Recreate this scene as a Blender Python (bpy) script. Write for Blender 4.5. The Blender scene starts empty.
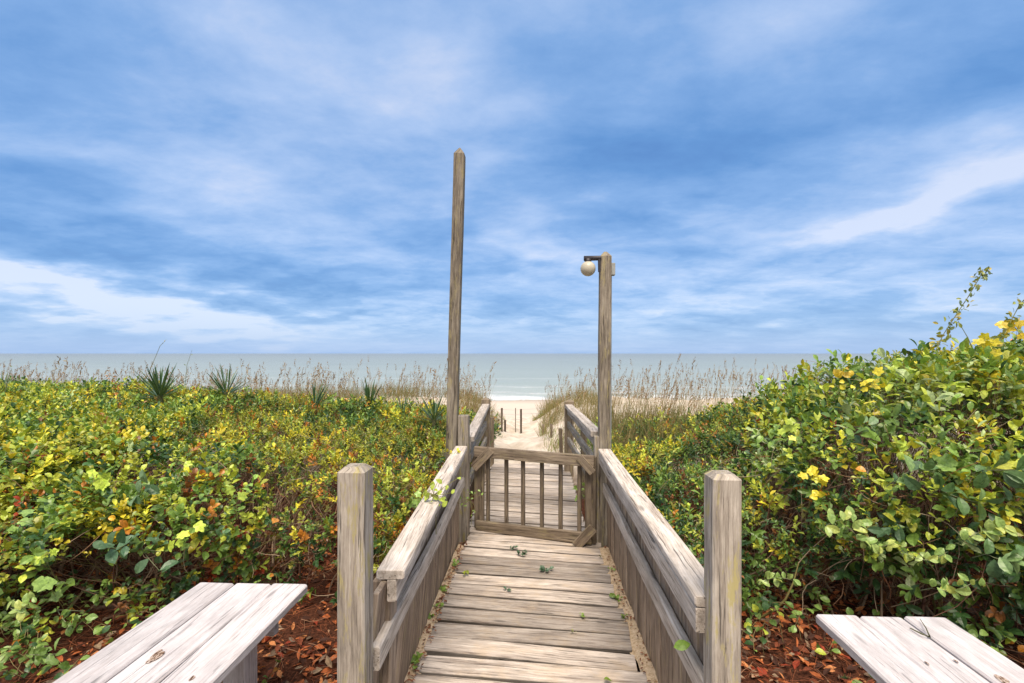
import bpy, math, random
import numpy as np
from mathutils import Vector, Matrix, Euler
random.seed(7); rng = np.random.default_rng(7)
S = bpy.context.scene; COL = S.collection
# ------------------------------------------------------------------ camera
FPX = 470.0; H = 1.5; YAW = math.radians(3.04); HOR = 353.5
cam = bpy.data.objects.new('camera', bpy.data.cameras.new('camera')); COL.objects.link(cam)
cam.location = (0, 0, H); cam.rotation_euler = (math.radians(90), 0, YAW)
cam.data.sensor_width = 36; cam.data.lens = FPX/1024*36
cam.data.shift_y = (HOR-341.5)/1024
cam.data.clip_end = 60000; cam.data.clip_start = .05
S.camera = cam
FW = Vector((-math.sin(YAW), math.cos(YAW), 0)); RT = Vector((math.cos(YAW), math.sin(YAW), 0))
def at(px, py, t):
    d = FW + RT*((px-512)/FPX)
    return Vector((d.x*t, d.y*t, H-(py-HOR)/FPX*t))
def on(px, py, z):
    return at(px, py, (H-z)*FPX/(py-HOR))
# ------------------------------------------------------------------ helpers
def tag(o, label=None, cat=None, group=None, kind=None):
    if label: o['label'] = label
    if cat: o['category'] = cat
    if group: o['group'] = group
    if kind: o['kind'] = kind
    return o
def empty(name, loc, label, cat, group=None):
    o = bpy.data.objects.new(name, None); COL.objects.link(o); o.location = loc; o.empty_display_size = .1
    return tag(o, label, cat, group)
def link(name, me, mat=None, parent=None):
    o = bpy.data.objects.new(name, me); COL.objects.link(o)
    if mat: me.materials.append(mat)
    if parent:
        o.parent = parent
        bpy.context.view_layer.update()
        o.matrix_parent_inverse = Matrix.Translation(parent.location).inverted() if parent.type=='EMPTY' else Matrix()
    return o
def npmesh(name, V, F, attrs=None, smooth=False):
    """V (n,3); F (m,k) array or list of such arrays"""
    me = bpy.data.meshes.new(name)
    Fs = F if isinstance(F, list) else [F]
    V = np.ascontiguousarray(V, dtype=np.float32)
    tot = sum(f.size for f in Fs); nf = sum(len(f) for f in Fs)
    me.vertices.add(len(V)); me.vertices.foreach_set('co', V.ravel())
    me.loops.add(tot); me.polygons.add(nf)
    li = np.concatenate([f.ravel() for f in Fs]).astype(np.int32)
    sz = np.concatenate([np.full(len(f), f.shape[1]) for f in Fs]).astype(np.int32)
    st = np.concatenate([[0], np.cumsum(sz)[:-1]]).astype(np.int32)
    me.loops.foreach_set('vertex_index', li)
    me.polygons.foreach_set('loop_start', st)
    try: me.polygons.foreach_set('loop_total', sz)
    except Exception: pass
    me.polygons.foreach_set('use_smooth', np.full(nf, bool(smooth)))
    me.update(calc_edges=True)
    for k, (typ, arr) in (attrs or {}).items():
        a = me.attributes.new(k, typ, 'POINT')
        arr = np.ascontiguousarray(arr, dtype=np.float32)
        a.data.foreach_set({'FLOAT':'value','FLOAT_VECTOR':'vector','FLOAT_COLOR':'color'}[typ], arr.ravel())
    return me
# smooth value noise -------------------------------------------------
_tab = rng.random(4096)
def vnoise(p, seed=0):
    p = np.asarray(p, dtype=float); i = np.floor(p).astype(int); f = p-i; f = f*f*(3-2*f)
    def h(ix, iy, iz): return _tab[(ix*73+iy*179+iz*283+seed*911+ix*iy*7+iz*iy*13) % 4096]
    r = 0
    for dx in (0, 1):
        for dy in (0, 1):
            for dz in (0, 1):
                w = (f[...,0] if dx else 1-f[...,0])*(f[...,1] if dy else 1-f[...,1])*(f[...,2] if dz else 1-f[...,2])
                r = r+w*h(i[...,0]+dx, i[...,1]+dy, i[...,2]+dz)
    return r
# ------------------------------------------------------------------ node helpers
class NT:
    def __init__(s, tree): s.t = tree; tree.nodes.clear()
    def n(s, typ, ins=None, **kw):
        nd = s.t.nodes.new(typ)
        for k, v in kw.items(): setattr(nd, k, v)
        for k, v in (ins or {}).items():
            sk = nd.inputs[k]
            if hasattr(v, 'node'): s.t.links.new(v, sk)
            else: sk.default_value = v
        return nd
    def m(s, op, a, b=0.0, c=0.0, clamp=False):
        return s.n('ShaderNodeMath', {0: a, 1: b, 2: c}, operation=op, use_clamp=clamp).outputs[0]
    def vm(s, op, a, b=(0,0,0)):
        return s.n('ShaderNodeVectorMath', {0: a, 1: b}, operation=op).outputs[0]
    def noise(s, vec, scale, detail=4, rough=.55, dist=0.0):
        return s.n('ShaderNodeTexNoise', {'Vector': vec, 'Scale': scale, 'Detail': detail, 'Roughness': rough, 'Distortion': dist}).outputs['Fac']
    def ramp(s, fac, stops, interp='LINEAR'):
        r = s.n('ShaderNodeValToRGB', {0: fac}); e = r.color_ramp; e.interpolation = interp
        while len(e.elements) < len(stops): e.elements.new(.5)
        for el, (p, c) in zip(e.elements, stops):
            el.position = p; el.color = (*c, 1) if len(c) == 3 else c
        return r.outputs[0]
    def rng(s, v, a, b, c=0.0, d=1.0):
        return s.n('ShaderNodeMapRange', {0: v, 1: a, 2: b, 3: c, 4: d}).outputs[0]
    def mix(s, f, a, b, mode='MIX'):
        n = s.n('ShaderNodeMix', data_type='RGBA', blend_type=mode)
        for i, v in ((0, f), (6, a), (7, b)):
            if hasattr(v, 'node'): s.t.links.new(v, n.inputs[i])
            else: n.inputs[i].default_value = ((*v, 1) if isinstance(v, tuple) and len(v) == 3 else v)
        return n.outputs[2]
def newmat(name):
    m = bpy.data.materials.new(name); m.use_nodes = True
    return m, NT(m.node_tree)
def finish(N, col, rough=.8, bump=None, bstr=.3, bdist=.01, spec=.3, extra=None):
    b = N.n('ShaderNodeBsdfPrincipled', {'Base Color': col, 'Roughness': rough, 'Specular IOR Level': spec})
    if bump is not None:
        bn = N.n('ShaderNodeBump', {'Height': bump, 'Strength': bstr, 'Distance': bdist})
        N.t.links.new(bn.outputs[0], b.inputs['Normal'])
    for k, v in (extra or {}).items(): b.inputs[k].default_value = v
    o = N.n('ShaderNodeOutputMaterial'); N.t.links.new(b.outputs[0], o.inputs[0]); return b
def wood(name, light, mid, dark, lichen=0.0, sand=0.0, crack=.8):
    m, N = newmat(name)
    g = N.n('ShaderNodeAttribute', attribute_name='gco').outputs['Vector']
    tone = N.n('ShaderNodeAttribute', attribute_name='tone').outputs['Fac']
    wob = N.vm('MULTIPLY', N.vm('SUBTRACT', N.n('ShaderNodeTexNoise', {'Vector': N.vm('MULTIPLY', g, (2.5, 6, 6)), 'Scale': 1.0, 'Detail': 2}).outputs['Color'], (.5,.5,.5)), (0, .035, .035))
    gw = N.vm('ADD', g, wob)
    fine = N.noise(N.vm('MULTIPLY', gw, (7, 190, 190)), 1, 7, .75)
    broad = N.noise(N.vm('MULTIPLY', gw, (2.2, 42, 42)), 1, 5, .65)
    cr = N.noise(N.vm('MULTIPLY', gw, (2.6, 95, 95)), 1, 4, .6)
    blot = N.noise(N.vm('MULTIPLY', g, (5, 11, 11)), 1, 5, .65)
    c = N.ramp(N.m('ADD', N.m('MULTIPLY', fine, .5), N.m('MULTIPLY', broad, .55)), [(.40, dark), (.52, mid), (.64, light)])
    c = N.mix(N.rng(blot, .44, .66, 0, .6), c, tuple(x*.62 for x in mid))
    crk = N.rng(cr, .34, .40, crack, 0)
    c = N.mix(crk, c, tuple(x*.22 for x in mid))
    # knots
    vo = N.n('ShaderNodeTexVoronoi', {'Vector': N.vm('MULTIPLY', gw, (2.1, 9, 9)), 'Scale': 1.0})
    kd = vo.outputs['Distance']
    c = N.mix(N.rng(kd, .05, .12, .75, 0), c, tuple(x*.35 for x in mid))
    if lichen:
        ln = N.noise(N.vm('MULTIPLY', g, (5, 22, 22)), 1.3, 5, .7)
        c = N.mix(N.rng(ln, .54, .64, 0, lichen), c, (.42, .36, .16))
    if sand:
        sn = N.noise(N.vm('MULTIPLY', g, (6, 9, 9)), 1.0, 5, .7)
        c = N.mix(N.rng(sn, .5, .66, 0, sand), c, (.56, .43, .29))
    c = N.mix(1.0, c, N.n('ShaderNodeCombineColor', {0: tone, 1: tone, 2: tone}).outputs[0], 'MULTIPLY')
    hgt = N.m('SUBTRACT', N.m('ADD', N.m('MULTIPLY', fine, .6), N.m('MULTIPLY', broad, .5)), N.m('MULTIPLY', crk, .8))
    finish(N, c, .86, hgt, .8, .006, .2)
    return m
W_cap = wood('weathered_pale_wood', (.80,.73,.66), (.62,.54,.46), (.30,.24,.19))
W_bench = wood('bleached_bench_wood', (.84,.80,.80), (.74,.69,.69), (.54,.48,.46), crack=.45)
W_side = wood('weathered_siding_wood', (.50,.40,.31), (.34,.26,.195), (.13,.095,.07), lichen=.25)
W_post = wood('weathered_post_wood', (.58,.52,.44), (.40,.345,.285), (.15,.125,.10), lichen=.95)
W_pole = wood('weathered_pole_wood', (.38,.335,.27), (.225,.19,.15), (.08,.065,.05), lichen=.45)
W_gate = wood('weathered_gate_wood', (.36,.29,.215), (.23,.18,.13), (.09,.065,.05), lichen=.3)
W_deck = wood('sandy_deck_wood', (.72,.64,.56), (.50,.43,.37), (.18,.14,.115), sand=.4, crack=.8)

class WB:
    """collects weathered boards into one mesh, each with its own grain coordinates and tone"""
    def __init__(s): s.V=[]; s.F=[]; s.G=[]; s.T=[]; s.n=0
    def board(s, p0, p1, w, t, up=Vector((0,0,1)), tone=1.0, ch=.004, segs=None, wob=.0018, edge=1.0, cap=None, capsc=.25):
        """length axis p0->p1, w across (perpendicular to up), t along up"""
        p0=Vector(p0); p1=Vector(p1); ax=(p1-p0); L=ax.length; ax.normalize()
        side=ax.cross(up).normalized(); upv=side.cross(ax).normalized()
        segs = segs or max(2, int(L/.12))
        hw, ht = w/2, t/2; ch=min(ch, hw*.4, ht*.4)
        prof=[(-hw+ch,-ht),(hw-ch,-ht),(hw,-ht+ch),(hw,ht-ch),(hw-ch,ht),(-hw+ch,ht),(-hw,ht-ch),(-hw,-ht+ch)]
        off=np.array([random.uniform(0,50), random.uniform(0,9), random.uniform(0,9)])
        rings=[(0, 1-ch*1.5/max(hw,.01)*.5)]; us=[0]+[ch]+[L*i/segs for i in range(1,segs)]+[L-ch]+[L]
        ph=random.uniform(0,9)
        base=s.n
        for k,u in enumerate(us):
            sc = .93 if k in (0,len(us)-1) else 1
            if cap and k>=len(us)-2: sc = 1 if k==len(us)-2 else capsc
            uu = u
            if cap and k==len(us)-2: uu=L-cap
            bw=math.sin(u*3.1+ph)*wob; bt=math.sin(u*2.3+ph*2)*wob
            for pi,(a,b) in enumerate(prof):
                j=random.uniform(-1,1)*wob*.35
                pt=p0+ax*uu+side*(a*sc+bw+j)+upv*(b*sc+bt+j)
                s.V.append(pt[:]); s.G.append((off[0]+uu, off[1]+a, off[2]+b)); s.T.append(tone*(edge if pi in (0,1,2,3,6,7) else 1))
        nr=len(us)
        for k in range(nr-1):
            for i in range(8):
                a=base+k*8+i; b=base+k*8+(i+1)%8
                s.F.append((a,b,b+8,a+8))
        for k in (0,nr-1):
            c=len(s.V); o=base+k*8
            s.V.append(tuple(np.mean(np.array(s.V[o:o+8]),axis=0))); s.G.append(tuple(np.mean(np.array(s.G[o:o+8]),axis=0))); s.T.append(tone*(.7 if not cap else 1))
            for i in range(8):
                a=o+i; b=o+(i+1)%8
                s.F.append((b,a,c,c) if k==0 else (a,b,c,c))
        s.n=len(s.V)
    def build(s, name, mat, parent=None):
        V=np.array(s.V); F=np.array(s.F)
        quads=F[F[:,2]!=F[:,3]]; tris=F[F[:,2]==F[:,3]][:,:3]
        me=npmesh(name,V,[quads,tris],{'gco':('FLOAT_VECTOR',np.array(s.G)),'tone':('FLOAT',np.array(s.T))})
        return link(name,me,mat,parent)
def B(name, mat, parent, *args, **kw):
    w=WB(); w.board(*args, **kw); return w.build(name, mat, parent)
R=random.uniform
# ------------------------------------------------------------------ boardwalk
bw = empty('boardwalk', (-.05, 2.5, 0), 'weathered grey plank boardwalk running through the gate down to the sand', 'boardwalk')
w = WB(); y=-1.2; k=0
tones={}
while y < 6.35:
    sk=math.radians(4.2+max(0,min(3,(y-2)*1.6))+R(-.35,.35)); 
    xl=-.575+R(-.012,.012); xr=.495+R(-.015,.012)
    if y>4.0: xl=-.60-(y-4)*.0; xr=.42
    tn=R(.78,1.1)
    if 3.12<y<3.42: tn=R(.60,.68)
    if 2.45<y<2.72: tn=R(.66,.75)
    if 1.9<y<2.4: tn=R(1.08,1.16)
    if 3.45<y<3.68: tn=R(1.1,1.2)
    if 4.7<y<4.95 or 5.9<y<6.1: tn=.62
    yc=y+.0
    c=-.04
    w.board((xl, yc-(xl-c)*math.tan(sk)*1.0, -.019+R(-.002,.002)), (xr, yc-(xr-c)*math.tan(sk), -.019+R(-.002,.002)), .127, .038, tone=tn, ch=.004, wob=.003, edge=.35)  # board sides and undersides darkened, painting the shade of the plank gaps into the tone
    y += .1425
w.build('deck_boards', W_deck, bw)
for x in (-.5, 0, .42):
    B('joist', W_pole, bw, (x,-1.2,-.11),(x,6.3,-.11), .04,.14, segs=20)
# steps down to the sand at the far end
w=WB()
for i in range(3):
    w.board((-.62, 6.62+i*.27, -.10-.14*i),(.40, 6.60+i*.27, -.10-.14*i), .26, .038, tone=R(.8,1))
w.build('step', W_deck, bw)
# ------------------------------------------------------------------ near side walls
def wall(name, label, capA, capB, midA, midB, sx0, sx1, y0, y1, inn):
    r = empty(name, (sx0, (y0+y1)/2, 0), label, 'railing')
    cw=WB(); cw.board(capA, capB, .097, .032, ch=.005, tone=1.0); cw.build('cap_rail', W_cap, r)
    cw=WB(); sh=.027 if inn>0 else .004; a=Vector(capA)-Vector((inn*sh,0,.057)); b=Vector(capB)-Vector((inn*sh,0,.057))
    cw.board(a, b, .034, .078, tone=.86, ch=.004); cw.build('top_stringer', W_cap, r)
    cw=WB(); cw.board(midA, midB, .032, .078, tone=.86, ch=.005, wob=.003); cw.build('mid_rail', W_cap, r)
    sw=WB(); y=y0
    while y<y1-.04:
        wd=R(.092,.105); f=(y-y0)/(y1-y0); x=sx0*(1-f)+sx1*f
        topx=(capA[0]*(1-f)+capB[0]*f)-inn*(-.022)
        top=capA[2]*(1-f)+capB[2]*f-.022
        sw.board((x,y+wd/2,-.12),(topx,y+wd/2,top), .019, wd-.007, up=Vector((0,1,0)), tone=R(.72,1.15), ch=.003, wob=.0025)
        y+=wd
    sw.build('siding', W_side, r)
    return r
# inn: +1 means the deck lies towards -x (right wall)
rw = wall('railing','pale board sided railing wall running along the right side of the walkway',
     (.53,1.465,.74),(.525,3.70,.742),(.527,1.465,.445),(.523,3.68,.455), .562,.562,1.42,3.66, 1)
lw = wall('railing','pale board sided railing wall along the left side, leaning in at its near end',
     (-.502,1.585,.742),(-.612,3.78,.738),(-.512,1.47,.525),(-.59,3.72,.475), -.615,-.640,1.50,3.74,-1)
# inner support post of left wall near end
B('post', W_side, lw, (-.56,1.66,-.15),(-.545,1.66,.70), .07,.07, up=Vector((0,1,0)), tone=.9)
# near newel posts
def newel(px, t, toppx, label, tone, wd=.097):
    b = at(px, 353.5, t); tz = at(px, toppx, t).z
    w=WB(); w.board((b.x,b.y,-.3),(b.x,b.y,tz), wd,wd, up=Vector((0,1,0)), tone=tone, ch=.006, cap=.014, capsc=.6, wob=.0012)
    o=w.build('newel_post', W_post); o.data.transform(Matrix.Translation((-b.x,-b.y,0))); o.location=(b.x,b.y,0)
    tag(o,label,'post'); return o
newel(355.5,1.44,465,'thick grey wooden post standing at the near end of the left railing',.95,.084)
newel(722,1.41,472,'thick tan wooden post with long splits at the near end of the right railing',1.1,.083)
# post behind the left wall end
o=B('gate_post', W_post, None, (-.612,3.9,-.2),(-.612,3.9,.985), .09,.09, up=Vector((0,1,0)), tone=.72, ch=.004); tag(o,'short square wooden post between the tall bare pole and the gate','post')
# ------------------------------------------------------------------ gate posts and far rails
g2=B('gate_post', W_post, None, (.492,3.80,-.2),(.492,3.80,.84), .075,.085, up=Vector((0,1,0)), tone=.85); tag(g2,'weathered gate post at the foot of the lamp pole','post')
def farrail(xa, ya, xb, yb, zt, label, ep):
    r=empty('railing',(xb,yb,0),label,'railing')
    B('top_rail',W_cap,r,(xa,ya,zt[0]),(xb,yb,zt[1]),.095,.042, tone=.78)
    d=Vector((xb-xa,yb-ya,0))
    for zz,tn in ((-.11,.75),):
        B('top_stringer',W_cap,r,(xa,ya,zt[0]-.062),(xb,yb,zt[1]-.062),.036,.08, tone=.6)
    B('mid_rail',W_post,r,(xa,ya,.60),(xb,yb,.60),.036,.075, tone=.72)
    B('lower_rail',W_post,r,(xa,ya,.40),(xb,yb,.40),.036,.075, tone=.72)
    sgn=1 if xb>0 else -1
    B('post',W_gate,r,(xb+sgn*.01,yb+.06,-.4),(xb+sgn*.01,yb+.06,ep),.115,.10,up=Vector((0,1,0)),tone=1.05,cap=.02)
    f=.52; B('post',W_gate,r,(xa+(xb-xa)*f+sgn*.05,ya+(yb-ya)*f,-.3),(xa+(xb-xa)*f+sgn*.05,ya+(yb-ya)*f,zt[0]*.5+zt[1]*.5-.03),.06,.06,up=Vector((0,1,0)),tone=.7)
    return r
farrail(.485,3.86,.40,6.0,(.845,.835),'three-rail wooden railing on the right of the walkway beyond the gate',.905)
farrail(-.585,4.0,-.655,6.0,(.765,.835),'three-rail wooden railing on the left of the walkway beyond the gate',.925)
for (x,y,zt,lab) in ((.325,6.55,.46,'low leaning stair post past the right railing end'),(-.645,6.75,.58,'low reddish stair post past the left railing end')):
    o=B('stair_post',W_gate,None,(x+.03*(x>0),y,-.5),(x,y,zt),.05,.05,up=Vector((0,1,0)),tone=.8); tag(o,lab,'post')
# ------------------------------------------------------------------ gate
GA=Vector((-.545,4.0,0)); GB=Vector((.455,3.675,0)); gd=(GB-GA).normalized()
def gp(f,z,off=0): 
    p=GA+(GB-GA)*f; q=Vector((gd.y,-gd.x,0))*off; return (p.x+q.x,p.y+q.y,z)
gate=empty('gate',GA,'low weathered wooden picket gate across the walkway','gate')
B('top_rail',W_gate,gate,gp(.02,.665,.01),gp(.99,.665,.01),.036,.088,tone=1.0)
B('bottom_rail',W_gate,gate,gp(.03,.035),gp(.97,.06),.036,.085,tone=.85)
B('stile',W_gate,gate,gp(.04,-.0,-.038),gp(.04,.70,-.038),.036,.085,up=gd,tone=.85)
B('stile',W_gate,gate,gp(.955,.01,-.038),gp(.955,.69,-.038),.036,.085,up=gd,tone=.72)
for px in (484,503.5,520.5,539,557,574.5):
    # pickets
    f=(px-470)/(590-470)*1.0
    f=min(max(f,.1),.9)
    B('picket',W_gate,gate,gp(f,.05,-.035),gp(f,.66,-.035),.03,.03,up=gd,tone=R(.6,.8),segs=2)
B('brace',W_gate,gate,gp(.02,.53,.036),gp(.17,.695,.036),.02,.075,tone=1.0,segs=2)
B('brace',W_gate,gate,gp(.88,.695,.030),gp(.985,.58,.030),.016,.06,tone=.95,segs=2)
B('brace',W_gate,gate,gp(.86,-.0,.036),gp(.99,.16,.036),.025,.075,tone=.95,segs=2)
# ------------------------------------------------------------------ tall poles
def simple(name): 
    m,N=newmat(name); return m,N
def flat(name,col,rough=.5,metal=0,scale=30,var=.15):
    m,N=newmat(name); tc=N.n('ShaderNodeTexCoord').outputs['Object']
    n=N.noise(tc,scale,3); c=N.mix(N.rng(n,.3,.7,0,1),tuple(x*(1-var) for x in col),tuple(min(1,x*(1+var)) for x in col))
    finish(N,c,rough,n,.1,.002,.4,{'Metallic':metal}); return m
M_metal=flat('dark_bronze_metal',(.05,.045,.05),.5,.4); M_box=flat('grey_box_plastic',(.33,.34,.32),.6); M_cable=flat('grey_cable',(.30,.33,.36),.5)
M_globe=flat('frosted_globe',(.50,.46,.36),.35,0,20,.12)
pa=at(451.3,460,3.92); pb=at(459.8,148,3.92)
o=empty('tall_pole',(pa.x,pa.y,0),'tall bare wooden pole leaning slightly right beside the left rail','pole')
dirp=(pb-pa).normalized(); base=pa-dirp*((pa.z+.3)/dirp.z)
w=WB(); w.board(base,pb,.088,.088,up=Vector((0,1,0)),tone=.9,cap=.06,capsc=.1,segs=24); w.build('shaft',W_pole,o)
def ico(name,mat,parent,loc,r,sc=(1,1,1),sub=3):
    import bmesh
    bm=bmesh.new(); bmesh.ops.create_icosphere(bm,subdivisions=sub,radius=r)
    for v in bm.verts: v.co=Vector((v.co.x*sc[0],v.co.y*sc[1],v.co.z*sc[2]))+Vector(loc)
    for f in bm.faces: f.smooth=True
    me=bpy.data.meshes.new(name); bm.to_mesh(me); bm.free(); return link(name,me,mat,parent)
def tube(pts, rads, name, mat, parent=None, n=7, attrs=None):
    V=[];F=[]
    pts=[Vector(p) for p in pts]
    for i,p in enumerate(pts):
        d=(pts[min(i+1,len(pts)-1)]-pts[max(i-1,0)]).normalized()
        a=d.orthogonal().normalized(); b=d.cross(a)
        r=rads[i] if hasattr(rads,'__len__') else rads
        for k in range(n):
            th=2*math.pi*k/n; V.append((p+a*math.cos(th)*r+b*math.sin(th)*r)[:])
    for i in range(len(pts)-1):
        for k in range(n):
            F.append((i*n+k,i*n+(k+1)%n,(i+1)*n+(k+1)%n,(i+1)*n+k))
    me=npmesh(name,np.array(V),np.array(F),None,True); return link(name,me,mat,parent)
lp=at(604,449,3.76); lt=at(605,252,3.76)
lo=empty('lamp_post',(lp.x,lp.y,0),'tall wooden lamp pole with round white globe light at its top','lamp post')
w=WB(); w.board((lp.x-.003,lp.y,-.3),lt,.09,.09,up=Vector((0,1,0)),tone=1.05,cap=.04,segs=20); w.build('pole',W_pole,lo)
gc=at(588,268.7,3.72)
ico('globe',M_globe,lo,gc,.060)
def cyl(name,mat,parent,a,b,r,n=14): return tube([a,a,b,b],[.0001,r,r,.0001],name,mat,parent,n)
c=at(588,262.5,3.72); cyl('socket',M_metal,lo,(c.x,c.y,c.z-.012),(c.x,c.y,c.z+.03),.026)
a=at(584,258.5,3.72); b=at(601,258.0,3.72)
tube([a,a,b],[.0001,.021,.019],'bracket_arm',M_metal,lo,8)
a=at(599.3,259,3.7); b=at(599.3,272,3.7); tube([a,b],[.012,.010],'bracket_plate',M_metal,lo,6)
w=WB(); a=at(611.9,263.5,3.76); b=at(611.9,275.5,3.76); w.board(b,a,.042,.06,up=Vector((0,1,0)),tone=1,segs=2); w.build('junction_box',M_box,lo)
a=at(611.2,275,3.78); b=at(611.0,330,3.76); c=at(610.6,449,3.76); tube([a,b,c],.006,'cable',M_cable,lo,5)
# ------------------------------------------------------------------ benches
def bench(x0,x1,yfar,ynear,label,legs,tones):
    o=empty('bench',((x0+x1)/2,(yfar+ynear)/2,0),label,'bench')
    n=3; wd=(x1-x0)/n; sw=WB()
    for i in range(n):
        xc=x0+wd*(i+.5)
        sw.board((xc,ynear,.431),(xc,yfar+(.0 if i else .0)+R(-.004,.004),.431),wd-.007,.038,tone=tones[i],ch=.006,segs=14,wob=.0015)
    sw.build('seat',W_bench,o)
    for (lx,ly) in legs:
        B('leg',W_bench,o,(lx,ly,-.2),(lx,ly,.411),.09,.09,up=Vector((0,1,0)),tone=.85,segs=3)
    for ly in sorted({l[1] for l in legs}):
        B('cross_beam',W_bench,o,(x0+.05,ly+.065,.37),(x1-.05,ly+.065,.37),.036,.08,tone=.8,segs=3)
    return o
b1=bench(-1.553,-1.035,2.085,.35,'bleached wooden slat bench on the left, knot in its middle board',[(-1.20,1.84),(-1.45,1.84),(-1.13,.6),(-1.45,.6)],(.74,.86,.88))
b2=bench(1.115,1.625,1.955,.2,'bleached wooden slat bench on the right with a twig lying on it',[(1.24,1.6),(1.5,1.6),(1.24,.5),(1.5,.5)],(.88,.86,.82))
# knots on bench boards (parts of the seat surface)
m,N=newmat('dark_wood_knot'); tc=N.n('ShaderNodeTexCoord').outputs['Object']
kn=N.noise(N.vm('MULTIPLY',tc,(170,60,60)),1,5,.7,.6)
finish(N,N.ramp(kn,[(.38,(.05,.03,.02)),(.47,(.20,.12,.08)),(.56,(.50,.40,.33)),(.7,(.62,.54,.50))]),.9,kn,.8,.004,.1); M_knot=m
def knot(px,py,z,a,b,par,ang=0):
    p=on(px,py,z); n=18; V=[(p.x,p.y,z)]
    for k in range(n):
        th=2*math.pi*k/n; r=1+.16*math.sin(3*th+1)+R(-.08,.08)
        x=a*r*math.cos(th); y=b*r*math.sin(th)
        V.append((p.x+x*math.cos(ang)-y*math.sin(ang),p.y+x*math.sin(ang)+y*math.cos(ang),z))
    F=np.array([(0,k+1,(k+1)%n+1) for k in range(n)])
    return link('knot',npmesh('knot',np.array(V),F),M_knot,par)
knot(156,656,.4535,.017,.036,b1,.1); knot(192,678,.4535,.006,.012,b1); knot(1003,680,.4535,.014,.026,b2,-.2)
knot(927,663,.4535,.004,.01,b2); knot(956,661,.4535,.004,.009,b2)
# ------------------------------------------------------------------ terrain
def terr(x,y):
    x=np.asarray(x,float); y=np.asarray(y,float)
    base=np.interp(y,[-50,2,5,6.5,8,10,14,20,30,38,46,70,300],[-.10,-.10,-.05,-.15,-.42,-.52,-.85,-1.6,-2.45,-2.75,-3.02,-3.9,-6])
    pc=-.25-.035*(y-6)                                           # path centre
    pw=np.interp(y,[6,10,20,26,40],[.8,.7,1.05,1.6,8])
    side=1/(1+np.exp(-(np.abs(x-pc)-pw)/.35))
    dune=np.exp(-((y-18)/5.5)**2)*1.05*side
    low=np.exp(-((y-8.5)/2.5)**2)*.45*side
    n=(vnoise(np.stack([x*.5,y*.5,0*x],-1))-.5)*.35*np.clip((y-6)/6,0,1)*np.clip((34-y)/8,.0,1)
    n2=(vnoise(np.stack([x*3.2,y*3.2,0*x+4],-1),3)-.5)*.10*np.clip((y-6)/3,0,1)*np.clip((30-y)/8,.12,1)
    n3=(vnoise(np.stack([x*6,y*4.5,0*x+4],-1),5)-.5)*.075*np.clip((y-1)/3,0,1)*np.clip((30-y)/8,.0,1)
    return base+dune+low+n+n2+n3
def gridmesh(name,xs,ys,zf,mat,kind='structure',attr=None):
    X,Y=np.meshgrid(xs,ys); Z=zf(X,Y); V=np.stack([X,Y,Z],-1).reshape(-1,3)
    nx,ny=len(xs),len(ys); i=np.arange(nx-1); j=np.arange(ny-1); I,J=np.meshgrid(i,j); a=(J*nx+I).ravel()
    F=np.stack([a,a+1,a+1+nx,a+nx],-1)
    me=npmesh(name,V,F,None,True); o=link(name,me,mat)
    o['kind']=kind; return o
m,N=newmat('dune_sand')
tc=N.n('ShaderNodeNewGeometry').outputs['Position']
sep=N.n('ShaderNodeSeparateXYZ',{0:tc}); Yw=sep.outputs[1]
n1=N.noise(tc,3,6,.6); n2=N.noise(tc,60,3,.6); n4=N.noise(tc,.8,4,.6)
sandc=N.ramp(n1,[(.35,(.52,.43,.33)),(.55,(.70,.61,.50)),(.7,(.80,.72,.61))])
beach=N.mix(N.rng(Yw,40,47,0,1),(.66,.56,.46),(.38,.32,.27))
sandc=N.mix(N.rng(Yw,24,31,0,1),sandc,beach)
soil=N.ramp(n2,[(.3,(.035,.016,.010)),(.6,(.11,.04,.022)),(.75,(.17,.085,.05))])
sandy=N.mix(N.rng(N.noise(tc,2.1,4,.6),.57,.66,0,.7),soil,(.36,.27,.2))
c=N.mix(N.rng(Yw,5.2,6.4,0,1),sandy,sandc)
fp=N.n('ShaderNodeTexVoronoi',{'Vector':tc,'Scale':4.0}).outputs['Distance']
finish(N,c,.95,N.m('ADD',N.m('MULTIPLY',N.rng(fp,0,.35,0,1),.8),n2),.8,.04,.1)
MSAND=m
xs=np.unique(np.concatenate([np.linspace(-60,-8,60),np.linspace(-8,8,200),np.linspace(8,60,60),[-2000,-500,-200,-100,100,200,500,2000]]))
ys=np.unique(np.concatenate([np.linspace(-30,2,12),np.linspace(2,30,300),np.linspace(30,60,40),[-200,100,200]]))
gridmesh('ground',xs,ys,terr,MSAND)
# ------------------------------------------------------------------ ocean
m,N=newmat('sea_water')
pos=N.n('ShaderNodeNewGeometry').outputs['Position']; sep=N.n('ShaderNodeSeparateXYZ',{0:pos}); Yw=sep.outputs[1]; Xw=sep.outputs[0]
dd=N.m('LOGARITHM',N.m('MAXIMUM',Yw,1.0),10.0)
patch=N.noise(N.vm('MULTIPLY',pos,(.004,.018,0)),1,4,.6)
dd2=N.m('ADD',dd,N.m('MULTIPLY',N.m('SUBTRACT',patch,.5),.5))
colr=N.ramp(N.rng(dd2,1.6,4.2,0,1),[(0,(.44,.48,.42)),(.10,(.30,.355,.335)),(.28,(.235,.285,.28)),(.5,(.20,.235,.245)),(.8,(.165,.195,.215)),(1,(.14,.165,.19))])
wv=N.noise(N.vm('MULTIPLY',pos,(.12,.5,0)),1,6,.6); wv2=N.noise(N.vm('MULTIPLY',pos,(.01,.06,0)),1,4,.6)
colr=N.mix(N.rng(N.m('ADD',N.m('MULTIPLY',wv,.5),N.m('MULTIPLY',wv2,.5)),.40,.60,0,.45),colr,(.33,.37,.36))
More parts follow.
